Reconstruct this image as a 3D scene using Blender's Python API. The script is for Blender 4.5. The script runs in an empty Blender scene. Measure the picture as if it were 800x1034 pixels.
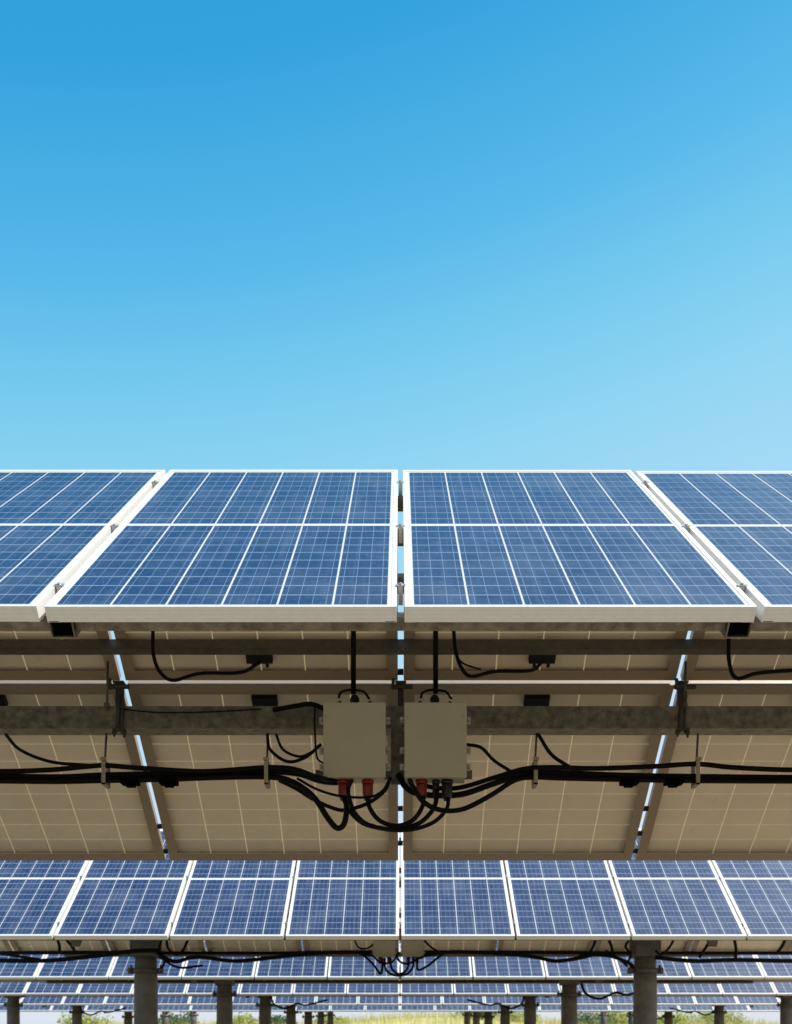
import bpy, bmesh, math, random
from mathutils import Vector, Matrix
random.seed(7)
R = math.radians
S = bpy.context.scene
C = S.collection
EYE = 1.25                       # camera height above the ground (m)
PI = math.pi

# ------------------------------------------------------------------ basics
def P(x, y, d):
    """point seen at photo pixel (x, y) at distance d (m) in front of the camera"""
    return Vector(((x - 404) * d / 1000.0, d, EYE + (1050 - y) * d / 1000.0))

class MB:
    def __init__(self): self.bm = bmesh.new()
    def box(self, x0, x1, y0, y1, z0, z1, M=None, mat=0):
        vs = [self.bm.verts.new((M @ Vector(p)) if M else p) for p in
              [(x0,y0,z0),(x1,y0,z0),(x1,y1,z0),(x0,y1,z0),(x0,y0,z1),(x1,y0,z1),(x1,y1,z1),(x0,y1,z1)]]
        for f in [(3,2,1,0),(4,5,6,7),(0,1,5,4),(1,2,6,5),(2,3,7,6),(3,0,4,7)]:
            self.bm.faces.new([vs[i] for i in f]).material_index = mat
        return self
    def prism(self, prof, x0, x1, M=None):
        """profile list of (y, z) extruded along x"""
        a = [self.bm.verts.new((M @ Vector((x0,y,z))) if M else (x0,y,z)) for y, z in prof]
        b = [self.bm.verts.new((M @ Vector((x1,y,z))) if M else (x1,y,z)) for y, z in prof]
        n = len(prof)
        self.bm.faces.new(a[::-1]); self.bm.faces.new(b)
        for i in range(n):
            self.bm.faces.new((a[i], a[(i+1)%n], b[(i+1)%n], b[i]))
        return self
    def lathe(self, p0, p1, prof, seg=16):
        """prof list of (t along p0->p1 in 0..1, radius)"""
        p0, p1 = Vector(p0), Vector(p1); d = (p1-p0)
        q = d.normalized().to_track_quat('Z', 'Y')
        rings = []
        for t, r in prof:
            c = p0 + d*t
            rings.append([self.bm.verts.new(c + q @ Vector((r*math.cos(2*PI*k/seg), r*math.sin(2*PI*k/seg), 0))) for k in range(seg)])
        for a, b in zip(rings, rings[1:]):
            for k in range(seg):
                f = self.bm.faces.new((a[k], a[(k+1)%seg], b[(k+1)%seg], b[k])); f.smooth = True
        self.bm.faces.new(rings[0][::-1]); self.bm.faces.new(rings[-1])
        return self
    def rod(self, p0, p1, r, seg=10): return self.lathe(p0, p1, [(0,r),(1,r)], seg)
    def tube(self, pts, r, seg=8, sub=7):
        pts = [Vector(p) for p in pts]
        ext = [pts[0]*2-pts[1]] + pts + [pts[-1]*2-pts[-2]]
        path = []
        for i in range(1, len(ext)-2):
            a, b, c, d = ext[i-1:i+3]
            for k in range(sub):
                t = k/sub
                path.append(0.5*((2*b)+(c-a)*t+(2*a-5*b+4*c-d)*t*t+(3*b-a-3*c+d)*t**3))
        path.append(pts[-1])
        q = None; rings = []; prev = None
        for i, p in enumerate(path):
            tg = (path[min(i+1,len(path)-1)] - path[max(i-1,0)]).normalized()
            if q is None: q = tg.to_track_quat('Z','Y')
            else: q = prev.rotation_difference(tg) @ q
            prev = tg
            rings.append([self.bm.verts.new(p + q @ Vector((r*math.cos(2*PI*k/seg), r*math.sin(2*PI*k/seg), 0))) for k in range(seg)])
        for a, b in zip(rings, rings[1:]):
            for k in range(seg):
                f = self.bm.faces.new((a[k], a[(k+1)%seg], b[(k+1)%seg], b[k])); f.smooth = True
        self.bm.faces.new(rings[0][::-1]); self.bm.faces.new(rings[-1])
        return self
    def build(self, name, mats, parent=None, loc=None, bevel=0):
        me = bpy.data.meshes.new(name)
        bmesh.ops.recalc_face_normals(self.bm, faces=self.bm.faces[:])
        self.bm.to_mesh(me); self.bm.free()
        for m in (mats if isinstance(mats, (list, tuple)) else [mats]): me.materials.append(m)
        o = bpy.data.objects.new(name, me); C.objects.link(o)
        if parent: o.parent = parent
        if loc is not None: o.location = loc
        if bevel:
            b = o.modifiers.new('bevel', 'BEVEL'); b.width = bevel; b.segments = 2; b.limit_method = 'ANGLE'
        return o

def thing(name, label, cat, loc=(0,0,0), rot=(0,0,0), group=None):
    o = bpy.data.objects.new(name, None); C.objects.link(o)
    o.empty_display_size = .1
    o.location = loc; o.rotation_euler = rot
    return tag(o, label, cat, group)
def tag(o, label, cat, group=None, kind=None):
    if label: o['label'] = label
    if cat: o['category'] = cat
    if group: o['group'] = group
    if kind: o['kind'] = kind
    return o
def dup(o, parent=None):
    c = o.copy(); C.objects.link(c)
    if parent: c.parent = parent
    for ch in list(o.children): dup(ch, c)
    return c

# --------------------------------------------------------------- materials
class NT:
    def __init__(self, name):
        self.m = bpy.data.materials.new(name); self.m.use_nodes = True
        self.t = self.m.node_tree; self.n = self.t.nodes; self.l = self.t.links
        self.bsdf = self.n['Principled BSDF']; self.out = self.n['Material Output']
    def node(self, t, **kw):
        n = self.n.new(t)
        for k, v in kw.items(): setattr(n, k, v)
        return n
    def put(self, sock, v):
        if isinstance(v, bpy.types.NodeSocket): self.l.new(v, sock)
        else: sock.default_value = v
    def math(self, op, a, b=0.0, c=0.0):
        n = self.node('ShaderNodeMath', operation=op)
        self.put(n.inputs[0], a); self.put(n.inputs[1], b); self.put(n.inputs[2], c)
        return n.outputs[0]
    def mix(self, f, a, b):
        n = self.node('ShaderNodeMix', data_type='RGBA')
        self.put(n.inputs[0], f); self.put(n.inputs[6], a); self.put(n.inputs[7], b)
        return n.outputs[2]
    def ramp(self, f, stops):
        n = self.node('ShaderNodeValToRGB')
        while len(n.color_ramp.elements) < len(stops): n.color_ramp.elements.new(.5)
        for e, (p, c) in zip(n.color_ramp.elements, stops): e.position = p; e.color = (*c, 1)
        self.l.new(f, n.inputs[0]); return n.outputs[0]
    def coord(self, out='Object'): return self.node('ShaderNodeTexCoord').outputs[out]
    def noise(self, vec, scale, detail=4, rough=.55):
        n = self.node('ShaderNodeTexNoise'); n.inputs['Scale'].default_value = scale
        n.inputs['Detail'].default_value = detail; n.inputs['Roughness'].default_value = rough
        self.l.new(vec, n.inputs['Vector']); return n.outputs[0]
    def bump(self, h, s, dist=.01):
        n = self.node('ShaderNodeBump'); n.inputs['Strength'].default_value = s; n.inputs['Distance'].default_value = dist
        self.l.new(h, n.inputs['Height']); self.l.new(n.outputs[0], self.bsdf.inputs['Normal'])

def simple(name, col, rough=.5, metal=0., vary=.25, scale=12, bump=0, spec=.5, dark=None):
    t = NT(name); v = t.coord()
    f = t.noise(v, scale, 6, .65)
    f = t.ramp(f, [(.3,(0,0,0)),(.7,(1,1,1))])
    a = tuple(c*(1-vary) for c in col) if dark is None else dark
    c = t.mix(f, (*a,1), (*[min(1,c*(1+vary*.6)) for c in col],1))
    t.l.new(c, t.bsdf.inputs['Base Color'])
    t.bsdf.inputs['Metallic'].default_value = metal
    r = t.math('MULTIPLY_ADD', t.noise(v, scale*2.3), .25, rough-.12); t.l.new(r, t.bsdf.inputs['Roughness'])
    t.bsdf.inputs['Specular IOR Level'].default_value = spec
    if bump: t.bump(t.noise(v, scale*6), bump)
    return t.m

def cell_pattern(t, w, L, margin_x, margin_y, ncol, nrow, halves, gap_col, gap_row, gap_mid, nbus, bus_w):
    """returns (string gap mask, row gap mask, busbar mask, border mask, cell id vector) from object coordinates"""
    s = t.node('ShaderNodeSeparateXYZ'); t.l.new(t.coord(), s.inputs[0])
    x = t.math('ADD', s.outputs[0], w/2 - margin_x)
    cw = (w-2*margin_x)/ncol
    u = t.math('DIVIDE', x, cw)
    fu = t.math('FRACT', u)
    du = t.math('MULTIPLY', t.math('MINIMUM', fu, t.math('SUBTRACT', 1., fu)), cw)
    colgap = t.math('LESS_THAN', du, gap_col/2)
    y = t.math('SUBTRACT', s.outputs[1], .022)          # narrow white margin at the lower edge
    Ly = L-.022-margin_y
    ch = Ly/(nrow*halves)
    v = t.math('DIVIDE', y, ch)
    fv = t.math('FRACT', v)
    dv = t.math('MULTIPLY', t.math('MINIMUM', fv, t.math('SUBTRACT', 1., fv)), ch)
    rowgap = t.math('LESS_THAN', dv, gap_row/2)
    border = t.math('MAXIMUM', t.math('LESS_THAN', t.math('MINIMUM', x, t.math('SUBTRACT', w-2*margin_x, x)), 0),
                    t.math('LESS_THAN', t.math('MINIMUM', y, t.math('SUBTRACT', Ly, y)), 0))
    strong = t.math('MAXIMUM', colgap, border)
    if halves == 2:
        mid = t.math('LESS_THAN', t.math('ABSOLUTE', t.math('SUBTRACT', y, Ly/2)), gap_mid/2)
        strong = t.math('MAXIMUM', strong, mid)
    bus = None
    if nbus:
        b = t.math('FRACT', t.math('MULTIPLY', fu, nbus))
        db = t.math('MULTIPLY', t.math('ABSOLUTE', t.math('SUBTRACT', b, .5)), cw/nbus)
        bus = t.math('LESS_THAN', db, bus_w/2)
    cid = t.node('ShaderNodeCombineXYZ')
    t.l.new(t.math('FLOOR', u), cid.inputs[0]); t.l.new(t.math('FLOOR', v), cid.inputs[1])
    oi = t.node('ShaderNodeObjectInfo'); t.l.new(t.math('MULTIPLY', oi.outputs['Random'], 91.), cid.inputs[2])
    return (strong if nbus else t.math('MULTIPLY', strong, t.math('SUBTRACT', 1., border))), rowgap, bus, cid.outputs[0], oi.outputs['Random']

def oi_off(t):
    oi = t.node('ShaderNodeObjectInfo'); c = t.node('ShaderNodeCombineXYZ')
    t.l.new(t.math('MULTIPLY', oi.outputs['Random'], 57.), c.inputs[0]); t.l.new(t.math('MULTIPLY', oi.outputs['Random'], 31.), c.inputs[1])
    return c.outputs[0]
def mat_cells(name, w, L, ncol, nrow, halves, mx=.024, my=.048):
    t = NT(name)
    strong, rowgap, bus, cid, rnd = cell_pattern(t, w, L, mx, my, ncol, nrow, halves, .0060, .0070, .032, 4, .0017)
    wn = t.node('ShaderNodeTexWhiteNoise', noise_dimensions='3D'); t.l.new(cid, wn.inputs[0])
    vo = t.node('ShaderNodeTexVoronoi'); vo.inputs['Scale'].default_value = 70; t.l.new(t.coord(), vo.inputs[0])
    sv = t.node('ShaderNodeSeparateColor'); t.l.new(vo.outputs['Color'], sv.inputs[0])
    f = t.math('ADD', t.math('MULTIPLY', wn.outputs[0], .35), t.math('MULTIPLY', sv.outputs[0], .5))
    f = t.math('ADD', f, t.math('MULTIPLY', rnd, .2))
    cell = t.mix(f, (.007,.0145,.049,1), (.022,.037,.100,1))
    # dust streaks and specks lying on the glass
    a0 = t.node('ShaderNodeVectorMath', operation='ADD'); t.l.new(t.coord(), a0.inputs[0]); t.l.new(oi_off(t), a0.inputs[1])
    nz = t.noise(a0.outputs[0], 3.2, 6, .7)
    dust = t.ramp(nz, [(.45,(0,0,0)),(.8,(.17,.17,.17))])
    sp = t.noise(t.coord(), 95, 2, .5)
    spk = t.ramp(sp, [(.7,(0,0,0)),(.76,(.5,.5,.5))])
    mp = t.node('ShaderNodeMapping'); mp.inputs['Scale'].default_value = (38, 1.6, 1); t.l.new(t.coord(), mp.inputs[0])
    av = t.node('ShaderNodeVectorMath', operation='ADD'); t.l.new(mp.outputs[0], av.inputs[0]); t.l.new(oi_off(t), av.inputs[1])
    drip = t.ramp(t.noise(av.outputs[0], 1., 4, .6), [(.52,(0,0,0)),(.78,(.13,.13,.13))])
    line = (.74,.78,.82,1); thin = (.15,.20,.31,1)
    c = t.mix(bus, cell, thin); c = t.mix(rowgap, c, (.22,.32,.46,1))
    c = t.mix(drip, c, (.30,.34,.38,1))
    c = t.mix(dust, c, (.32,.36,.40,1)); c = t.mix(spk, c, (.45,.48,.5,1))
    c = t.mix(strong, c, line)
    t.l.new(c, t.bsdf.inputs['Base Color'])
    t.bsdf.inputs['Roughness'].default_value = .45
    t.bsdf.inputs['Specular IOR Level'].default_value = .3
    t.bsdf.inputs['Coat Weight'].default_value = .42
    t.l.new(t.math('MULTIPLY_ADD', nz, .12, .04), t.bsdf.inputs['Coat Roughness'])
    # light passes down through the clear gaps between the cells
    tr = t.node('ShaderNodeBsdfTransparent'); ms = t.node('ShaderNodeMixShader')
    g = t.math('MAXIMUM', t.math('MULTIPLY', strong, .45), t.math('MULTIPLY', rowgap, .32))
    t.l.new(g, ms.inputs[0]); t.l.new(t.bsdf.outputs[0], ms.inputs[1]); t.l.new(tr.outputs[0], ms.inputs[2])
    t.l.new(ms.outputs[0], t.out.inputs[0])
    return t.m

def mat_back(name, w, L, ncol, nrow, halves, mx=.024, my=.048):
    t = NT(name)
    strong, rowgap, bus, cid, rnd = cell_pattern(t, w, L, mx, my, ncol, nrow, halves, .0080, .0065, .012, 0, 0)
    nz = t.noise(t.coord(), 5, 5, .6)
    a0 = t.node('ShaderNodeVectorMath', operation='ADD'); t.l.new(t.coord(), a0.inputs[0]); t.l.new(oi_off(t), a0.inputs[1])
    nz = t.noise(a0.outputs[0], 4, 6, .65)
    c = t.mix(nz, (.74,.645,.515,1), (.87,.765,.625,1))
    st = t.ramp(t.noise(a0.outputs[0], 13, 4, .6), [(.60,(0,0,0)),(.75,(.22,.22,.22))])
    c = t.mix(st, c, (.45,.385,.30,1))
    d = t.node('ShaderNodeBsdfDiffuse'); t.l.new(c, d.inputs[0])
    tl = t.node('ShaderNodeBsdfTranslucent'); tl.inputs[0].default_value = (.85,.66,.34,1)
    ms = t.node('ShaderNodeMixShader')
    g = t.math('MAXIMUM', t.math('MULTIPLY', strong, .36), t.math('MULTIPLY', rowgap, .34))
    t.l.new(g, ms.inputs[0]); t.l.new(d.outputs[0], ms.inputs[1]); t.l.new(tl.outputs[0], ms.inputs[2])
    t.l.new(ms.outputs[0], t.out.inputs[0])
    return t.m

M = {}
M['alu'] = simple('anodised aluminium', (.74,.72,.68), .45, .2, .05, 40)
M['alu_brown'] = simple('bronze tinted aluminium', (.33,.262,.188), .45, .2, .08, 30)
M['galv'] = simple('galvanised steel', (.20,.185,.148), .45, .45, .6, 24, .04)
M['galv_dark'] = simple('weathered galvanised steel', (.105,.098,.080), .6, .3, .3, 22, .04)
M['zinc'] = simple('bright zinc bolt', (.5,.5,.48), .4, .8, .2, 60)
M['dark'] = simple('dark steel', (.055,.05,.042), .6, .2, .3, 30)  # near-black tone for the beam brackets and clamps
M['post'] = simple('weathered steel post', (.150,.136,.110), .65, .2, .35, 7, .05)
M['rubber'] = simple('black cable rubber', (.0045,.0045,.0045), .55, 0, .2, 30, .0, .1)
M['black'] = simple('black plastic', (.008,.008,.008), .5, 0, .2, 40, 0, .25)
M['enclosure'] = simple('beige grey painted enclosure', (.46,.432,.335), .5, 0, .06, 7, .02)
M['void'] = simple('tube shade and clip black', (.002,.002,.002), .9, 0, .1, 40, 0, .02)  # shade painted inside the open tubes, and the black of the cable clips
M['red'] = simple('dark red plug plastic', (.23,.020,.016), .5, 0, .15, 40)
M['green'] = simple('dark green plug plastic', (.006,.011,.010), .5, 0, .15, 40)
M['strap'] = simple('grey tie strap', (.30,.27,.20), .6, 0, .2, 40)

# ------------------------------------------------------------------ panels
T = .042                                   # frame depth
def make_panel(w, L, mc, mb, jbox=None, lip=.015, flange=.032):
    """returns list of (name, mesh builder, materials); local y runs up the slope, z is the sunny side"""
    cells = MB()
    cells.box(-w/2+.004, w/2-.004, .004, L-.004, T-.0022, T-.0012)
    cells.bm.faces.ensure_lookup_table()
    for f in cells.bm.faces: f.material_index = 1
    cells.bm.faces[1].material_index = 0
    fr = MB(); th = .0035
    for s in (-1, 1):                      # long sides: wall, top lip, bottom flange
        a, b = sorted((s*w/2, s*(w/2-th)))
        fr.box(a, b, 0, L, 0, T)
        a, b = sorted((s*(w/2-th), s*(w/2-lip)))
        fr.box(a, b, 0, L, T-.0010, T)
        a, b = sorted((s*(w/2-th), s*(w/2-flange)))
        fr.box(a, b, 0, L, 0, .003)
    for y0, d in ((0, 1), (L, -1)):        # short sides butt between the long ones
        i = w/2-th
        a, b = sorted((y0+d*.0, y0+d*th)); fr.box(-i, i, a, b, 0.0006, T-.0001)
        a, b = sorted((y0+d*th, y0+d*(.012 if d > 0 else .025))); fr.box(-(w/2-lip), w/2-lip, a, b, T-.0010, T)
        a, b = sorted((y0+d*th, y0+d*flange)); fr.box(-(w/2-flange), w/2-flange, a, b, 0, .003)
    for z in (.010, .022, .033):           # shallow ribs along the outer wall of the lower edge
        fr.box(-w/2+.004, w/2-.004, -.0008, 0.0, z, z+.0016)
    for sx in (-1, 1): fr.rod((sx*(w/2-.012), -.0015, .030), (sx*(w/2-.012), .001, .030), .003, 8)
    jb = None
    if jbox is not None:
        jb = MB(); jb.box(-.066, .066, jbox-.036, jbox+.036, T-.045, T-.003)
        jb.box(-.058, .058, jbox-.030, jbox+.030, T-.052, T-.0448)
        for sx in (-.035, .035): jb.rod((sx, jbox-.036, T-.03), (sx, jbox-.062, T-.03), .009)
    return cells, fr, jb

FW, FL = .978, 1.957
mc_f, mb_f = mat_cells('blue half cut solar cells', FW, FL, 6, 10, 2), mat_back('front panel backsheet', FW, FL, 6, 10, 2)
BW, BL, BL2 = 1.39, 1.205, .725
mc_b = mat_cells('large panel cells', BW, BL, 6, 10, 1); mb_b = mat_back('large panel backsheet', BW, BL, 6, 10, 1)
mc_u = mat_cells('short panel cells', BW, BL2, 6, 6, 1); mb_u = mat_back('short panel backsheet', BW, BL2, 6, 6, 1)
RW, RL = 1.125, 2.0
mc_r = mat_cells('rear row cells', RW, RL, 6, 10, 2); mb_r = mat_back('rear row backsheet', RW, RL, 6, 10, 2)

def proto(w, L, mc, mb, jbox=None, fm='alu'):
    cells, fr, jb = make_panel(w, L, mc, mb, jbox, flange=.032 if fm == 'alu' else .055)
    root = bpy.data.objects.new('solar_panel', None); C.objects.link(root); root.empty_display_size = .1
    cells.build('cell_sheet', [mc, mb], root)
    fr.build('frame', M[fm], root)
    if jb: jb.build('junction_box', M['black'], root, bevel=.004)
    return root
class Bank:
    def __init__(self, *a, **k): self.p = proto(*a, **k); self.used = False
    def put(self, loc, rot, label, group):
        o = self.p if not self.used else dup(self.p)
        self.used = True
        o.location = loc; o.rotation_euler = rot
        return tag(o, label, 'solar panel', group)
front = Bank(FW, FL, mc_f, mb_f)
rear_low = Bank(BW, BL, mc_b, mb_b, jbox=BL-.10, fm='alu_brown')
rear_up = Bank(BW, BL2, mc_u, mb_u, jbox=.13, fm='alu_brown')
rear_far = Bank(RW, RL, mc_r, mb_r, fm='alu_brown')

ORD = ['', 'first', 'second', 'third', 'fourth', 'fifth', 'sixth', 'seventh', 'eighth', 'ninth', 'tenth', 'eleventh', 'twelfth', 'thirteenth']
FT = math.atan2(1.248, 1.508)              # tilt of the camera facing bank
BT = math.atan2(.728, .963)                # tilt of the bank facing away, front row
RT = math.atan2(1.05, 1.7)
ROWS = [(2.747, 1.203), (8.545, .897), (13.55, .857), (18.4, .856), (23.4, .842), (28.3, .832), (33.2, .98), (38.1, 1.13)]
ROWNAME = ['front row', 'second row', 'third row', 'fourth row', 'fifth row', 'sixth row', 'seventh row', 'eighth row']
NSIDE = [4, 4, 6, 9, 11, 13, 4, 4]

def fbase(d, h):                           # lower back corner of a camera facing panel
    return (d + math.sin(FT)*T, EYE + h - math.cos(FT)*T)
for r in range(8):
    by, bz = fbase(*ROWS[r])
    n = NSIDE[r]
    for k in list(range(-n, 0)) + list(range(1, n+1)):
        x = .002 + (abs(k)-.5)*(1 if k > 0 else -1)
        side = 'right' if k > 0 else 'left'
        if r == 0:
            lab = {-1: 'whole blue solar panel at the front, just left of the open centre gap',
                   1: 'whole blue solar panel at the front, just right of the open centre gap',
                   -2: 'front row solar panel cut off by the left edge of the photo',
                   2: 'front row solar panel cut off by the right edge of the photo'}.get(k,
                  f'front row solar panel, {ORD[abs(k)]} to the {side} of the centre gap')
        else:
            lab = f'blue solar panel in the {ROWNAME[r]} back, {ORD[abs(k)]} to the {side} of centre'
        jx = 0 if r == 0 else random.uniform(-.003, .003)
        front.put((x, by + jx, bz + random.uniform(-.0015, .0015)), (FT + (random.uniform(-.003,.003)), 0, 0), lab,
                  f'solar panels of the {ROWNAME[r]} facing the camera')

LOWB = (6.042, EYE+1.093)
c_, s_ = math.cos(BT), math.sin(BT)
UPB = (LOWB[0] - c_*(BL+.027), LOWB[1] + s_*(BL+.027))
names = {-1: 'left of the centre slit', 1: 'right of the centre slit', -2: 'at the left edge of the photo', 2: 'at the right edge of the photo',
         -3: 'third to the left of the slit', 3: 'third to the right of the slit'}
for k in (-3, -2, -1, 1, 2, 3):
    x = .004 + (abs(k)-.5)*(1 if k > 0 else -1)*1.42
    rear_low.put((x, *LOWB), (BT, 0, PI), f'beige underside of the lower solar panel, {names[k]}', 'lower solar panels seen from below')
    rear_up.put((x, *UPB), (BT, 0, PI), f'beige underside of the upper solar panel, {names[k]}', 'upper solar panels seen from below')
for r in range(1, 8):
    d, h = ROWS[r]
    nb = [0,5,7,9,11,12,6,6][r]
    for k in list(range(-nb, 0)) + list(range(1, nb+1)):
        x = (abs(k)-.5)*(1 if k > 0 else -1)*1.15
        side = 'right' if k > 0 else 'left'
        rear_far.put((x, d+3.30, EYE+h+.12), (RT, 0, PI),
            f'panel underside at the back of the {ROWNAME[r]}, {ORD[abs(k)]} to the {side} of centre', f'solar panels at the back of the {ROWNAME[r]}')

# --------------------------------------------------------------- the racks
def frameM(base, tilt, away=False):
    m = Matrix.Translation(base) @ (Matrix.Rotation(PI, 4, 'Z') if away else Matrix.Identity(4)) @ Matrix.Rotation(tilt, 4, 'X')
    return m
def cee(mb, x0, x1, y, z_top, wid, dep, M_, t=.004, flip=1):
    """C channel: web faces -y, flanges top and bottom, local frame M_"""
    mb.box(x0, x1, y, y+t, z_top-dep, z_top, M_)
    mb.box(x0, x1, y+t, y+wid, z_top-t, z_top, M_)
    mb.box(x0, x1, y+t, y+wid, z_top-dep, z_top-dep+t, M_)

def clamp_part(root, x, y, M_):
    m = MB()
    m.box(x-.0145, x+.0145, y-.009, y+.009, T+.0012, T+.0032, M_)
    m.box(x-.007, x+.007, y-.010, y+.010, -.01, T+.0011, M_)
    a = M_ @ Vector((x, y, T+.003)); b = M_ @ Vector((x, y, T+.008)); m.rod(a, b, .005, 6)
    return m.build('clamp', M['zinc'], root)

rack = thing('mounting_rack', 'galvanised rack of beams and purlins carrying the front row of panels', 'rack', (0,0,0), group='racks carrying the panel rows')
def part(mb, name, mat, root, **k): return mb.build(name, mat, root, **k)
by, bz = fbase(*ROWS[0])
FM = frameM((0, by, bz), FT)
# purlin along the lower edge, butting between the rafters
for a, b in ((-4.2, -.999), (-.927, .930), (1.002, 4.2)):
    m = MB(); m.box(a, b, .05, .095, -.040, -.002, FM); part(m, 'purlin', M['galv'], rack)
# rafters: open ended rectangular tubes under the panels
for x in (-.963, .966, -3.0, 3.0):
    m = MB(); h = .034; t = .0035; z1 = -.0025; z0 = -.056; y0, y1 = .034, 1.88
    m.box(x-h, x+h, y0, y1, z1-t, z1, FM); m.box(x-h, x+h, y0, y1, z0, z0+t, FM)
    m.box(x-h, x-h+t, y0, y1, z0+t, z1-t, FM); m.box(x+h-t, x+h, y0, y1, z0+t, z1-t, FM)
    o = part(m, 'rafter', M['galv'], rack)
    m = MB(); m.box(x-h+t+.001, x+h-t-.001, y0+.014, y0+.018, z0+t+.001, z1-t-.001, FM); part(m, 'tube_shade', M['void'], o)  # black sheet standing in for the shade inside the open tube
for yy in (.46, 1.06, 1.62):
    for a, b in ((-4.2, -3.036), (-2.964, -.999), (-.927, .930), (1.002, 2.964), (3.036, 4.2)):
        m = MB(); cee(m, a, b, yy, -.0025, .045, .05, FM); part(m, 'purlin', M['galv_dark'], rack)
for x in [i+.002 for i in range(-3, 4)]:
    for yy in ((.20, .93, 1.68)): clamp_part(rack, x, yy, FM)
# small C purlin below the upper rear panels
BM = frameM((0, *LOWB), BT, True)
def rs(y):                                  # slope coordinate on the rear bank underside seen at photo row y
    k = (1050-y)/1000.0
    # (LOWB.y - c s) * k = (LOWB.z-EYE) + s_ s
    return (LOWB[0]*k - 1.093)/(s_ + c_*k)
m = MB(); sU = rs(645)
m.box(-4.2, 4.2, sU-.034, sU-.030, -.086, -.004, BM); m.box(-4.2, 4.2, sU-.0299, sU-.002, -.086, -.082, BM)
m.box(-4.2, 4.2, sU-.004, sU, -.082, -.004, BM)
part(m, 'purlin', M['galv_dark'], rack)
# main beam: deep C with lips
m = MB(); zt, zb = EYE+1.668, EYE+1.556
m.box(-4.2, 4.2, 4.95, 4.955, zb, zt); m.box(-4.2, 4.2, 4.955, 5.06, zb, zb+.005); m.box(-4.2, 4.2, 4.955, 5.06, zt-.005, zt)
m.box(-4.2, 4.2, 5.055, 5.06, zb+.005, zb+.03); m.box(-4.2, 4.2, 4.946, 4.95, zb+.001, zb+.014)
part(m, 'beam', M['galv'], rack)
# brackets that hang the beam from the panel seams
for sx, xs in ((-1, -1.42), (1, 1.428), (1, .004)):
    m = MB()
    x = xs
    zc = EYE+1.835
    m.box(x-.028, x+.028, 4.985, 5.065, zc-.034, zc-.026)
    m.box(x-.010, x+.010, 4.99, 4.996, zt+.002, zc-.037)
    m.box(x-.015, x-.010, 4.99, 5.05, zt+.002, zc-.037); m.box(x+.010, x+.015, 4.99, 5.05, zt+.002, zc-.037)
    m.rod((x-.05, 4.98, zc-.06), (x+.06, 4.98, zc-.06), .012, 8)
    m.rod((x-.038, 4.975, zc-.02), (x-.038, 4.975, zc-.075), .009, 8)
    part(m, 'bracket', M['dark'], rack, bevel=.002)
    if abs(xs) > 1:
        m = MB()
        m.rod((x-.02*sx-.012, 4.936, zb-.02), (x-.02*sx+.0, 4.936, zt+.05), .010, 8)
        m.rod((x-.02*sx+.012, 4.936, zb-.028), (x-.02*sx+.018, 4.936, zt+.07), .006, 8)
        m.box(x-.032-.02*sx, x+.034-.02*sx, 4.925, 4.945, zb-.018, zb-.006)
        m.lathe((x-.024-.02*sx, 4.935, zb-.019), (x-.024-.02*sx, 4.935, zb-.045), [(0,.012),(.5,.012),(.52,.006),(1,.006)], 8)
        m.lathe((x+.026-.02*sx, 4.935, zb-.019), (x+.026-.02*sx, 4.935, zb-.05), [(0,.012),(.5,.012),(.52,.006),(1,.006)], 8)
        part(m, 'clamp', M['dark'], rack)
# small clips seen in the slits between the rear panels
for x, ys in ((-1.42, (818, 843, 861)), (1.428, (778, 836, 861)), (.004, (655, 680, 818, 853))):
    for y in ys:
        m = MB(); s = rs(y); m.box(x-.022, x+.022, s-.014, s+.014, .006, .02, BM); part(m, 'clip', M['black'], rack)
# mounting rail between the two boxes and behind them
m = MB(); m.box(-.42, .36, 4.935, 4.945, EYE+1.30, EYE+1.345); m.box(-.045, .045, 4.928, 4.934, EYE+1.27, EYE+1.66)
part(m, 'mounting_rail', M['galv'], rack)
for x in (-2.86, 2.76):                     # legs, left and right of the frame
    m = MB(); m.lathe((x, 5.0, -.3), (x, 5.0, EYE+1.55), [(0,.125),(1,.115)], 24)
    p = part(m, 'post', M['post'], rack)
    m = MB(); m.box(x-.05, x+.05, 3.2, 5.0, 2.19, 2.27); part(m, 'cross_arm', M['galv_dark'], rack)
    m = MB(); m.rod((x*.86, 3.5, 2.27), (x*.86, 3.5, 2.95), .03); part(m, 'strut', M['galv_dark'], rack)

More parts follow.
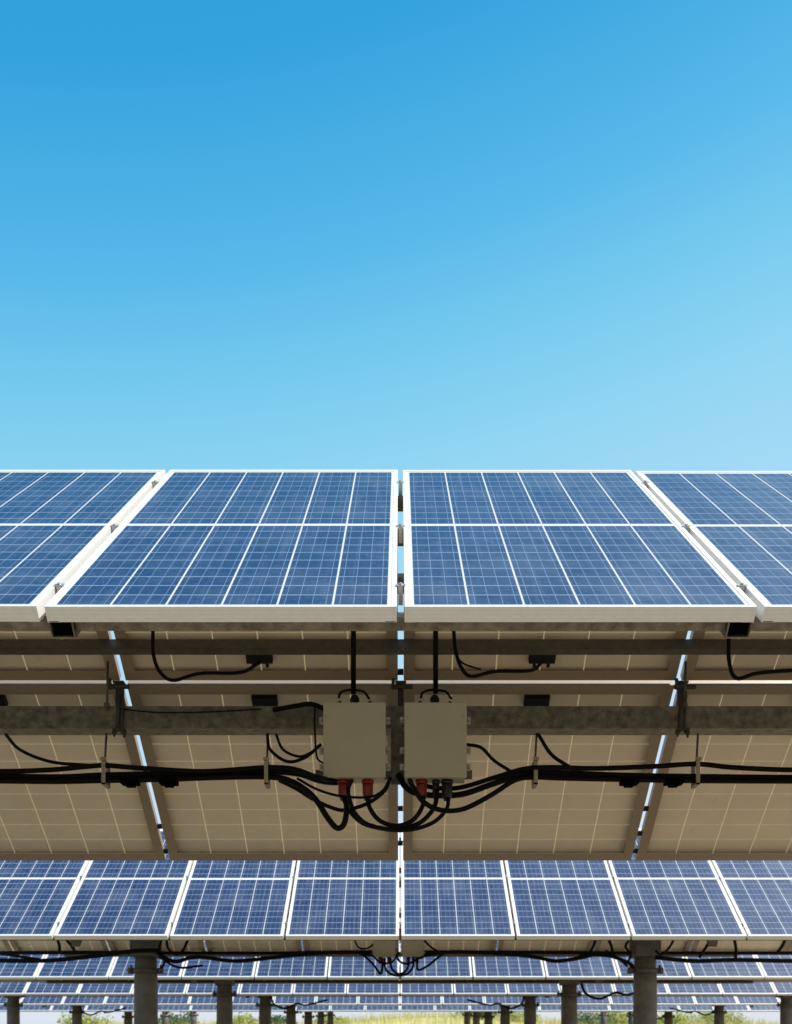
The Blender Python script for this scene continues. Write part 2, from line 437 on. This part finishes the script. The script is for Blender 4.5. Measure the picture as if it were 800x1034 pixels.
# the racks of the rows behind
def far_rack(r):
    d, h = ROWS[r]
    o = thing('mounting_rack', f'steel posts and rails carrying the {["","second","third","fourth","fifth","sixth","seventh","eighth"][r]} row of panels behind', 'rack', (0, d, 0), group='racks carrying the panel rows')
    W = (NSIDE[r] if r < 6 else 12) * 1.0
    pz = EYE + h
    Z = 2.6
    xs = [x for x in [(2.81*(2*j+1)) for j in range(-4, 4)] if abs(x) < W+1.2]
    FMr = frameM((0, math.sin(FT)*T, pz-math.cos(FT)*T), FT)
    BMr = frameM((0, 3.30, pz+.12), RT, True)
    for yy in (.06, .95, 1.8):
        m = MB(); cee(m, -W, W, yy, -.003, .05, .045, FMr); part(m, 'purlin', M['galv_dark'], o)
    for yy in (.012, .75, 1.5):
        m = MB(); cee(m, -W, W, yy, -.003, .05, .038, BMr); part(m, 'purlin', M['galv_dark'], o)
    bt, bb = pz+.35, pz+.24
    m = MB(); m.box(-W, W, Z-.05, Z+.05, bb, bt); part(m, 'beam', M['galv_dark'], o)
    for x in xs:
        x -= .05
        if r == 3 and abs(x) > 6: x = math.copysign(8.2, x)
        m = MB(); m.lathe((x, Z, -.3), (x, Z, bb), [(0,.138),(.80,.130),(.85,.128),(.852,.121),(1,.119)], 28)
        p = part(m, 'post', M['post'], o)
        m = MB(); m.prism([(Z-.16, bb-.002), (Z-.16, bb-.10), (Z-.135, bb-.21), (Z+.135, bb-.21), (Z+.16, bb-.10), (Z+.16, bb-.002)], x-.142, x+.142); part(m, 'saddle', M['galv_dark'], o, bevel=.01)
        yc = EYE + (1050-980.5)*11.145/1000 - .897 + h
        m = MB(); m.lathe((x, Z, yc-.028), (x, Z, yc+.028), [(0,.129),(.02,.141),(.98,.141),(1,.129)], 28)
        for sx in (-1, 1):
            m.box(min(x+sx*.14, x+sx*.195), max(x+sx*.14, x+sx*.195), Z-.035, Z+.035, yc-.034, yc+.034)
            m.rod((x+sx*.17, Z-.06, yc), (x+sx*.17, Z+.06, yc), .02, 8)
            m.rod((x+sx*.165, Z-.0, yc+.035), (x+sx*.165, Z, yc+.065), .013, 8)
        m.build('collar', M['galv_dark'], p)
        m = MB(); m.box(x-.035, x+.035, .10, 1.80, -.14, -.06, Matrix.Translation((0, math.sin(FT)*T, pz-math.cos(FT)*T)) @ Matrix.Rotation(FT,4,'X')); part(m, 'rafter', M['galv_dark'], o)
        m = MB(); m.box(x-.035, x+.035, .1, 1.7, -.13, -.05, BMr @ Matrix.Translation((-2*x, 0, 0))); part(m, 'rafter', M['galv_dark'], o)
        m = MB(); m.box(x-.03, x+.03, 1.0, Z, pz+.20, pz+.26); part(m, 'cross_arm', M['galv_dark'], o)
    if r == 1:
        for k in range(-3, 4):
            for yy in (.2, 1.0): clamp_part(o, k+.002, yy, FMr)
    return o
for r in range(1, 8): far_rack(r)

# ------------------------------------------------------- boxes on the beam
def ebox():
    root = thing('electrical_box', 'beige electrical box on the beam, left of the centre slit, two red plugs', 'electrical box', P(358, 784, 4.75), group='pair of electrical boxes on the front beam')
    w, hh, dp = .300, .352, .135
    m = MB(); m.box(-w/2+.004, w/2-.004, .018, dp, 0, hh); part(m, 'enclosure', M['enclosure'], root, bevel=.006)
    m = MB(); m.box(-w/2, w/2, 0, .0175, -.004, hh+.004)
    lid = part(m, 'lid', M['enclosure'], root, bevel=.005)
    for sx in (-1, 1):
        for z in (.018, hh-.065):
            m = MB(); m.lathe((sx*(w/2-.018), -.003, z), (sx*(w/2-.018), .002, z), [(0,.0055),(1,.0055)], 10); m.build('screw', M['zinc'], lid)
        for z in (.06, .14, hh-.065):
            m = MB(); m.box(min(sx*w/2-.002*sx, sx*(w/2+.022)), max(sx*w/2-.002*sx, sx*(w/2+.022)), .05, .075, z-.014, z+.014)
            m.rod((sx*(w/2+.012), .03, z), (sx*(w/2+.012), .052, z), .008, 8)
            part(m, 'mounting_lug', M['zinc'], root)
    m = MB(); m.lathe((-.002, .07, hh), (-.002, .07, hh+.06), [(0,.026),(.25,.026),(.3,.02),(.7,.024),(1,.014)], 12); part(m, 'cable_gland', M['black'], root)
    for x in (-.073, .073):
        m = MB(); m.lathe((x, .06, hh), (x, .06, hh+.028), [(0,.016),(.6,.016),(.65,.01),(1,.008)], 10); part(m, 'cable_gland', M['black'], root)
    return root
def plug(root, x, mat, big=True):
    r = .026 if big else .017
    m = MB(); m.lathe((x, .07, 0), (x, .07, -.020), [(0,r*1.12),(1,r*1.12)], 14)
    m.lathe((x, .07, -.0205), (x, .07, -.100), [(0,r*.92),(.1,r),(.62,r),(.72,r*.85),(1,r*.62)], 14)
    return part(m, 'plug', mat, root, bevel=0)
b1 = ebox()
b2 = dup(b1)
tag(b2, 'beige electrical box on the beam, right of the centre slit, with one red plug', 'electrical box')
b2.location = P(440, 784, 4.75)
plug(b1, -.056, M['red']); plug(b1, .062, M['red'])
plug(b2, -.066, M['red']); plug(b2, .004, M['green'], False); plug(b2, .058, M['green'])
for i, (b, x, lab) in enumerate(((b1, 388, 'small beige electrical box hanging under the second row, left of its centre'),
                                 (b2, 417, 'small beige electrical box hanging under the second row, right of its centre'))):
    c = dup(b); tag(c, lab, 'electrical box', 'pair of electrical boxes under the second row')
    c.location = P(x, 966, 10.9); c.scale = (.80,)*3

# ------------------------------------------------------------------ cables
GR = {'loop': 'cable loops hanging under the two boxes', 'main': 'long black cables strung below the beam',
      'lead': 'thin panel leads on the undersides', 'far': 'cables strung under the second row'}
def cable(pts, d, r, label, g, dz=None, name='cable', cat='cable', sub=7):
    v = [P(p[0], p[1], p[2] if len(p) > 2 else d) for p in pts]
    m = MB(); m.tube(v, r, 8, sub)
    return tag(m.build(name, M['rubber'], None), label, cat, GR.get(g))
D = 4.70
# trunk cables, left and right
cable([(-480,786),(-200,789),(-60,783),(0,784),(60,785),(106,783),(160,782),(220,780),(270,779),(300,781),(322,788,4.8),(338,790,4.86),(350,789,4.89)], D, 0.01535, 'thick black cable of the left bundle, ending at the left red plug', 'main')
cable([(-480,786),(-200,789),(-60,788),(0,788.5),(60,789),(106,788),(160,787),(220,785),(270,784.5),(294,789),(316,804),(331,826),(340,836),(347,833),(350,820),(349.5,808,4.81),(347,795,4.82)], D-.02, 0.01395, 'lowest cable of the left bundle, drooping in a sharp loop to a red plug', 'main')
cable([(-480,786),(-200,789),(-60,778),(0,779),(50,777.5),(84,774.5),(106,773),(140,775.5),(200,779),(240,777),(270,775),(296,776.5),(318,784),(332,787,4.78),(350,786,4.85)], D-.035, 0.01209, 'upper cable of the left bundle, arched over the strap', 'main')
cable([(1290,786),(1010,787),(870,777),(800,777.5),(740,775),(703,771.5),(660,774),(600,776),(560,775),(530,776.5),(500,785,4.8),(464,795.5,4.89),(436,795,4.90),(420,788,4.90),(412,780,4.9)], D-.035, 0.01209, 'upper cable of the right bundle, arched over the strap near the right edge', 'main')
cable([(1290,790),(1010,792),(870,785),(800,785.5),(703,784.5),(640,783.5),(570,781),(540,780),(520,784),(494,793,4.8),(464,802.5,4.87),(428,802.5,4.87),(411,796,4.87),(402,782,4.88)], D, 0.01488, 'thick black cable of the right bundle, ending in the centre gap', 'main')
cable([(1290,793),(1010,796),(870,789),(800,789),(703,788.5),(640,787.5),(570,786),(540,785),(520,788),(496,803),(468,817),(445,818),(428,810),(418,796),(413,786,4.84)], D-.02, 0.01209, 'lowest cable of the right bundle, sagging below the right box', 'main')
# loops under the boxes
cable([(347,806,4.82),(352,817),(366,831),(388,837),(404,837.5),(424,831),(437,818),(441,806),(441,797,4.82)], 4.74, 0.01107, 'wide cable loop from the left red plug to the thin green plug', 'loop')
cable([(371,805,4.82),(374,817),(384,829),(400,834),(416,829),(426,816),(428,804,4.82)], 4.71, 0.01107, 'inner cable loop joining the second red plug to the third red plug', 'loop')
cable([(453,806,4.82),(451,817),(440,829),(424,836),(408,838.5),(396,838),(380,835),(368,830.5),(358,820),(353,806),(352,796),(356,787,4.84)], 4.69, 0.00986, 'outer cable loop from the green plug back to the left box', 'loop')
cable([(282,788),(300,797),(316,807),(336,816),(350,818),(372,811),(388,799),(394,786,4.84)], 4.76, 0.00939, 'thin cable swinging under the left box towards the centre gap', 'loop')
cable([(300,786),(320,797),(344,804),(372,805),(386,799),(393,788,4.85)], 4.80, 0.00651, 'thinnest cable sagging behind the two red plugs', 'loop')
cable([(270,742,4.9),(273,757),(290,769),(308,765),(324,752,4.81)], 4.76, 0.00788, 'short cable loop entering the left side of the left box', 'lead')
cable([(279,742,4.9),(286,757),(302,764),(314,760),(322,753)], 4.78, 0.00686, 'shorter inner cable loop left of the left box', 'lead')
cable([(318,713,4.9),(318,736),(320,764),(327,771,4.81)], 4.79, 0.00484, 'thin straight wire running down the left box side', 'lead')
cable([(276,717,4.93),(298,713),(314,711),(328,716,4.86)], 4.9, 0.01248, 'short thick black cable lying on the beam by the left box', 'lead')
cable([(472,752,4.81),(486,755),(499,768),(516,779)], 4.74, 0.00827, 'short cable from the right box side down to the right bundle', 'lead')
# leads of the panels
cable([(154.5,632),(155,661),(162,679),(175.5,687),(202,680),(243,679),(262,669,4.92)], 4.72, 0.00897, 'drooping lead left of the left conduit, ending at a junction box', 'lead')
cable([(458,632),(460,656),(466,674),(476,683),(500,678),(536,677),(547,669,4.92)], 4.72, 0.00897, 'drooping lead right of the right conduit, ending at a junction box', 'lead')
cable([(461,664),(470,671),(486,676)], 4.73, 0.00468, 'thin short wire branching off the lead beside the right conduit', 'lead')
cable([(736.5,632),(736.5,668),(744,685),(764,680),(800,677),(830,677)], 4.72, 0.00975, 'drooping lead below the open tube end near the right edge', 'lead')
cable([(6,742,4.93),(20,757),(50,769),(84,772.5),(106,773.5)], 4.72, 0.00819, 'curved lead dropping from the beam at the left edge', 'lead')
cable([(544,742,4.93),(557,762),(576,775)], 4.74, 0.00897, 'short curved lead dropping from the beam right of the boxes', 'lead')
cable([(122,716),(160,719.5),(210,719),(264,716)], 4.935, 0.00351, 'thin wire lying along the left front of the beam', 'lead')
# conduits into the tops of the boxes
for x, nm in ((357, 'left'), (440, 'right')):
    m = MB(); m.rod(P(x, 628, 4.60), P(x, 700, 4.82), .0125, 12)
    tag(m.build('conduit', M['rubber']), f'vertical black conduit dropping into the top of the {nm} box', 'conduit', 'conduits into the box tops')
    cable([(x-15,705),(x-13,699.5),(x-6,697),(x+3,697),(x+11,699),(x+16,706)], 4.80, .0062, f'small arched wire over the top glands of the {nm} box', 'lead')
# hangers
for x, yt, lab in ((106, 742, 'thin rod and strap holding the left bundle, near the left slit'),
                   (269.5, 742, 'thin rod and strap holding the left bundle beside the left box'),
                   (540.5, 742, 'thin rod and strap holding the right bundle beside the right box'),
                   (703.5, 742, 'thin rod and strap holding the right bundle, near the right slit')):
    o = thing('cable_hanger', lab, 'cable hanger', P(x, 790, 4.68), group='hangers holding the cable bundles')
    l = P(x, 790, 4.68)
    m = MB(); m.rod(P(x+1.5, yt-1, 4.943)-l, P(x, 769, 4.69)-l, .0052, 8); part(m, 'rod', M['galv_dark'], o)
    a, b = P(x, 768, 4.66)-l, P(x, 791.5, 4.66)-l
    m = MB()
    pr = [(-.004, a.z), (-.004, b.z), (.075, b.z), (.075, a.z)]
    for (y0, z0), (y1, z1) in zip(pr, pr[1:]+pr[:1]):
        m.box(-.009, .009, min(y0,y1)-.004-.02, max(y0,y1)+.003-.02, min(z0,z1)-.003, max(z0,z1)+.003)
    m.rod((-.012, -.03, a.z+.006), (.014, -.03, a.z+.006), .008, 8)
    part(m, 'strap', M['strap'], o)
for x, y in ((108, 690), (691.5, 690)):
    m = MB(); m.rod(P(x+1, y-22, 4.93), P(x, 717, 4.94), .0062, 8); m.box(P(x,717,4.94).x-.012, P(x,717,4.94).x+.012, 4.93, 4.946, EYE+1.668-.01, EYE+1.668+.012)
    part(m, 'tie_rod', M['galv_dark'], rack)
for x, nm in ((131, 'left piece of black clip under the left bundle'), (170, 'right piece of black clip under the left bundle'), (636, 'left piece of black clip under the right bundle'), (681, 'right piece of black clip under the right bundle')):
    m = MB(); c = P(x, 791, 4.68); m.box(c.x-.042, c.x+.042, 4.66, 4.72, c.z-.004, c.z+.022); m.box(c.x-.022, c.x+.022, 4.665, 4.715, c.z-.014, c.z-.0045)
    tag(m.build('cable_clip', M['void'], bevel=.003), nm, 'cable clip', 'clips under the cable bundles')

# cables below the second row
E = 10.85
fc = lambda pts, r, lab, d=E: cable(pts, d, r, lab, 'far')
fc([(-30,969),(0,970),(50,970),(100,965),(135,960.5),(160,960)], .024, 'dark cable sagging under the second row, left of the left post')
fc([(-60,962.5),(100,962),(250,962.5),(376,961.5)], .021, 'straight dark cable along the lower edge of the second row, left half', 11.2)
fc([(428,961.5),(560,962),(700,962.5),(860,962.5)], .021, 'straight dark cable along the lower edge of the second row, right half', 11.2)
fc([(0,963),(20,966),(40,969)], .016, 'thin branch cable under the second row at the left edge')
fc([(158,962),(176,971),(199,966.5),(236,970.5),(268,968),(300,964.5),(335,962),(376,961.5)], .022, 'cable under the second row from left post to the boxes')
fc([(160,966),(180,977),(205,975)], .013, 'short loose cable end beside the left post collar', 10.9)
fc([(163,949,10.8),(161,960),(166,971),(163,978)], .014, 'short cable hanging straight down right of the left post', 10.85)
fc([(168,948,10.7),(170,958),(178,964),(186,958),(190,948,10.7)], .014, 'small cable loop just right of the left post top', 10.8)
fc([(662,960),(668,964),(676,957),(681,948,10.7)], .014, 'small cable loop just right of the right post top', 10.8)
fc([(636,948,10.7),(632,956),(637,964),(634,972)], .014, 'short cable hanging down left of the right post', 10.85)
fc([(428,965),(456,961.5),(505,963),(540,966.5),(560,970.5),(580,968.5),(600,964)], .022, 'cable under the second row from the boxes, sagging to the right')
fc([(585,966),(600,964.5),(618,966),(636,973),(640,978)], .020, 'cable dropping to the left side of the right post')
fc([(612,960),(622,966),(634,976)], .013, 'thin cable crossing to the right post collar')
fc([(662,967),(700,970.5),(742,969.5),(800,970.5),(840,970)], .024, 'dark cable sagging right of the right post')
for x0, y0, x1, y1, lab in ((602,947,595,964,'lead dropping from the second row, left of the right post'), (614,947,619,964,'short lead close beside the right post'),
        (718,947,706,967,'lead dropping from the second row right of the right post'), (742,950,743,968,'upright lead in the second row near the right edge'),
        (66,948,75,960,'slanting lead under the second row near the left edge'), (58,949,60,961,'upright lead under the second row near the left edge'),
        (190,948,182,964,'slanting lead just right of the left post'), (793,949,785,962,'slanting lead under the second row at the right edge')):
    fc([(x0,y0,10.7),((x0+x1)/2+1,(y0+y1)/2),(x1,y1)], .017, lab, 10.8)
q = lambda L: [(330+a/5.33, 930+b/5.33) for a, b in L]
fc(q([(160,165),(210,195),(255,240),(290,285),(300,240),(295,195)]), .013, 'left loop of the cables under the second row boxes', 10.8)
fc(q([(310,200),(318,260),(350,288),(400,295),(440,280),(465,245),(468,195)]), .013, 'widest loop of the cables under the second row boxes', 10.8)
fc(q([(342,200),(350,255),(385,285),(420,275),(440,240),(442,195)]), .013, 'inner loop of the cables under the second row boxes', 10.75)
fc(q([(160,168),(215,182),(250,190),(290,225),(345,225),(375,195)]), .011, 'thin cable running left from the second row boxes', 10.8)
fc(q([(375,180),(395,220),(440,230),(490,205),(560,180),(640,165)]), .013, 'cable running right from the second row boxes', 10.8)
fc(q([(490,200),(490,262),(540,245),(590,205),(640,170)]), .013, 'lower right cable curving away from the second row boxes', 10.75)
fc(q([(150,100),(165,135),(190,150),(225,145),(250,125)]), .010, 'small looped lead left of the second row boxes', 10.7)
fc(q([(525,105),(560,140),(600,165)]), .012, 'small lead right of the second row boxes', 10.7)
# loops beside the posts of the rows behind
def loop(r, x, s, lab):
    d, h = ROWS[r]; z = EYE + h
    m = MB(); y = d+2.35
    m.tube([(x, y, z+.05), (x+s*.08, y, z-.12), (x+s*.30, y, z-.20), (x+s*.55, y, z-.10), (x+s*.75, y, z-.13), (x+s*1.2, y, z-.02)], .022, 6)
    tag(m.build('cable', M['rubber']), lab, 'cable', 'cables beside the posts of the rows behind')
loop(2, 2.76+.15, 1, 'cable loop right of the right post of the third row')
loop(3, -2.86+.15, 1, 'cable loop right of the left inner post of the fourth row')
loop(3, 2.76-.15, -1, 'cable loop left of the right inner post of the fourth row')
loop(4, 8.38-.15, -1, 'cable loop left of the outer right post of the fifth row')
loop(4, -8.48+.15, 1, 'cable loop right of the outer left post of the fifth row')
loop(5, 8.38-.15, -1, 'cable loop left of the outer right post of the sixth row')

# ---------------------------------------------------------------- terrain
def ground_h(x, y):
    k = max(0., min(1., (y-44)/30.)); k = k*k*(3-2*k)
    far = max(0., min(1., (y-90)/300.))
    return k*(2.35 + .35*math.sin(x*.11+1)+.25*math.sin(x*.31+y*.1)) - far*1.2 + .03*math.sin(x*1.3)*math.sin(y*1.1)
bm = bmesh.new()
xs = [-900,-400,-200,-120] + [i*4 for i in range(-22, 23)] + [120,200,400,900]
ys = [-300,-100,-40,-20,-10] + [i*2.5 for i in range(0, 45)] + [125,150,200,300,500,900,1600]
grid = [[bm.verts.new((x, y, ground_h(x, y))) for x in xs] for y in ys]
for j in range(len(ys)-1):
    for i in range(len(xs)-1):
        bm.faces.new((grid[j][i], grid[j][i+1], grid[j+1][i+1], grid[j+1][i])).smooth = True
me = bpy.data.meshes.new('ground'); bm.to_mesh(me); bm.free()
t = NT('dry grass and soil'); v = t.coord()
f1 = t.ramp(t.noise(v, .35, 8, .65), [(.35,(0,0,0)),(.65,(1,1,1))])
f2 = t.noise(v, 6, 6, .7)
c = t.mix(f1, (.22,.164,.105,1), (.192,.15,.088,1)); c = t.mix(f2, c, (.275,.214,.143,1))
sp_ = t.node('ShaderNodeSeparateXYZ'); t.l.new(v, sp_.inputs[0])
bank = t.math('MULTIPLY', t.math('SUBTRACT', sp_.outputs[1], 46.), .15); t.put(bank.node.inputs[1], .15)
bank = t.math('MINIMUM', t.math('MAXIMUM', bank, 0.), 1.)
c = t.mix(bank, c, t.mix(f1, (.34,.32,.10,1), (.52,.45,.19,1)))
t.l.new(c, t.bsdf.inputs['Base Color']); t.bsdf.inputs['Roughness'].default_value = .95
t.bump(t.noise(v, 14, 6), .5, .05)
me.materials.append(t.m)
tag(bpy.data.objects.new('ground', me), None, None, kind='structure')
g = bpy.data.objects['ground']; C.objects.link(g)

def leafmat(name, a, b):
    t = NT(name); oi = t.noise(t.coord(), 1.4, 3)
    c = t.mix(t.ramp(oi, [(.35,(0,0,0)),(.65,(1,1,1))]), (*a,1), (*b,1))
    t.l.new(c, t.bsdf.inputs['Base Color']); t.bsdf.inputs['Roughness'].default_value = .6
    tl = t.node('ShaderNodeBsdfTranslucent'); t.l.new(c, tl.inputs[0]); ms = t.node('ShaderNodeMixShader'); ms.inputs[0].default_value = .35
    t.l.new(t.bsdf.outputs[0], ms.inputs[1]); t.l.new(tl.outputs[0], ms.inputs[2]); t.l.new(ms.outputs[0], t.out.inputs[0])
    return t.m
LM = [leafmat('dark shrub leaves', (.045,.085,.02), (.08,.13,.03)), leafmat('yellow green leaves', (.26,.31,.06), (.40,.40,.09))]
bark = simple('shrub bark', (.12,.09,.06), .9, 0, .3, 10)
def shrub(x, y, h, w, kind, lab):
    z = ground_h(x, y)
    o = thing('shrub', lab, 'shrub', (x, y, z), group='shrubs on the bank behind the rows')
    m = MB(); cl = []
    for k in range(5):
        a = random.uniform(0, 2*PI); tip = Vector((math.cos(a)*w*.35, math.sin(a)*w*.3, h*random.uniform(.55,.85)))
        m.lathe((0,0,-.1), tip, [(0,.07),(.6,.035),(1,.012)], 6)
    m.build('stem', bark, o)
    b = bmesh.new()
    for k in range(16):
        a = random.uniform(0, 2*PI); rr = math.sqrt(random.random())
        cl.append((Vector((math.cos(a)*rr*w*.5, math.sin(a)*rr*w*.4, h*(.18+.68*random.random()*(1-.45*rr)))), random.uniform(.16,.30)*w))
    for k in range(1500):
        c0, r0 = random.choice(cl)
        d = Vector((random.gauss(0,1), random.gauss(0,1), random.gauss(0,.8))).normalized()*r0*random.random()**.4
        p = c0+d; s = random.uniform(.035,.075)
        u = Vector((random.gauss(0,1), random.gauss(0,1), random.gauss(0,1))).normalized(); w_ = u.orthogonal().normalized()
        b.faces.new([b.verts.new(p+u*s*1.6), b.verts.new(p+w_*s), b.verts.new(p-u*s*1.6), b.verts.new(p-w_*s)])
    me = bpy.data.meshes.new('foliage'); b.to_mesh(me); b.free(); me.materials.append(LM[kind])
    f = bpy.data.objects.new('foliage', me); C.objects.link(f); f.parent = o
SH = [(-22.5,70,0.99,3.2,1,'pale shrub left of all on the far bank'), (-15.5,68,0.94,2.6,0,'dark shrub seen just right of the large left post'),
      (-11.2,69,0.90,2.4,1,'yellow green shrub beyond the left third row post'), (-8.6,71,0.84,2.0,0,'dark green shrub between the left inner posts'),
      (-4.8,70,0.65,2.4,1,'low pale shrub left of centre on the far bank'), (5.5,70,0.94,2.6,0,'dark shrub just left of the right inner posts'),
      (8.3,69,0.84,2.2,1,'yellow green shrub behind the right inner posts'), (12.9,68,1.19,3.4,0,'tall dark shrub left of the large right post'),
      (15.2,70,1.09,3.0,1,'yellow green shrub beside the large right post'), (18.7,68,0.99,3.0,1,'round pale shrub right of the large right post'),
      (22.4,69,1.04,3.0,1,'pale shrub near the right edge on the far bank')]
for a in SH: shrub(*a)
# tall dry grass on the bank
b = bmesh.new()
for k in range(15000):
    x = random.uniform(-32, 32); y = random.uniform(56, 78); z = ground_h(x, y)
    h = random.uniform(.25,.75); a = random.uniform(0, PI); s = random.uniform(.012,.03)
    dx, dy = math.cos(a)*s, math.sin(a)*s; lx, ly = random.gauss(0,.12), random.gauss(0,.12)
    b.faces.new([b.verts.new((x-dx,y-dy,z-.03)), b.verts.new((x+dx,y+dy,z-.03)), b.verts.new((x+lx,y+ly,z+h))])
me = bpy.data.meshes.new('grass'); b.to_mesh(me); b.free()
me.materials.append(leafmat('dry yellow grass', (.50,.46,.13), (.66,.57,.24)))
me.materials[0].name = 'dry yellow grass'
go = bpy.data.objects.new('grass', me); C.objects.link(go); tag(go, 'tall yellow grass covering the bank behind the rows', 'grass', kind='stuff')

# ---------------------------------------------------- light, sky and camera
W = bpy.data.worlds.new('World'); S.world = W; W.use_nodes = True
nt = W.node_tree
sky = nt.nodes.new('ShaderNodeTexSky'); sky.sky_type = 'NISHITA'; sky.sun_disc = False
sd = Vector((.50, -.12, .86)).normalized()
sky.sun_elevation = math.asin(sd.z); sky.sun_rotation = math.atan2(sd.x, sd.y)
sky.air_density = 1.0; sky.dust_density = .6; sky.ozone_density = 1.6
def wn(t, **k):
    n = nt.nodes.new(t)
    for a, b in k.items(): setattr(n, a, b)
    return n
# the air: deep azure overhead, paling towards the horizon and towards the sun's side
tc = wn('ShaderNodeTexCoord'); sx = wn('ShaderNodeSeparateXYZ'); nt.links.new(tc.outputs['Generated'], sx.inputs[0])
hz = wn('ShaderNodeMath', operation='MULTIPLY_ADD'); nt.links.new(sx.outputs[0], hz.inputs[0]); hz.inputs[1].default_value = -.15
nt.links.new(sx.outputs[2], hz.inputs[2])
rp = wn('ShaderNodeValToRGB'); nt.links.new(hz.outputs[0], rp.inputs[0])
E_ = rp.color_ramp.elements
stops = [(.0,(3.4,3.6,4.0)),(.20,(3.1,3.65,4.4)),(.30,(2.5,3.55,4.4)),(.42,(1.8,3.38,4.35)),(.50,(1.36,3.2,4.25)),(.565,(.87,2.85,4.1)),(.63,(.43,2.3,3.9)),(.72,(.12,1.72,3.45)),(.82,(.08,1.5,3.2)),(1.,(.03,1.0,2.4))]
while len(E_) < len(stops): E_.new(.5)
for e, (p, c) in zip(E_, stops): e.position = p; e.color = (*[v/5 for v in c], 1)
mx = wn('ShaderNodeMix', data_type='RGBA'); mx.inputs[0].default_value = .95
sc = wn('ShaderNodeVectorMath', operation='SCALE'); sc.inputs['Scale'].default_value = 5.0
nt.links.new(rp.outputs[0], sc.inputs[0])
nt.links.new(sky.outputs[0], mx.inputs[6]); nt.links.new(sc.outputs[0], mx.inputs[7])
bg = nt.nodes['Background']; bg.inputs[1].default_value = .15
nt.links.new(mx.outputs[2], bg.inputs[0])
L = bpy.data.lights.new('sun', 'SUN'); L.energy = 5.0; L.angle = R(.5); L.color = (1, .95, .87)
lo = bpy.data.objects.new('sun', L); C.objects.link(lo); lo.rotation_euler = (-sd).to_track_quat('-Z', 'Y').to_euler()

cam = bpy.data.cameras.new('camera'); co = bpy.data.objects.new('camera', cam); C.objects.link(co)
co.location = (0, 0, EYE); co.rotation_euler = (PI/2, 0, 0)
cam.sensor_fit = 'HORIZONTAL'; cam.sensor_width = 36; cam.lens = 45
cam.shift_x = -.005; cam.shift_y = 533/800
cam.clip_start = .05; cam.clip_end = 5000
cam.dof.use_dof = True; cam.dof.focus_distance = 3.6; cam.dof.aperture_fstop = 7.5
S.camera = co
S.view_settings.view_transform = 'Standard'; S.view_settings.look = 'None'
S.view_settings.exposure = 0.5; S.view_settings.gamma = 1
S.cycles.max_bounces = 8
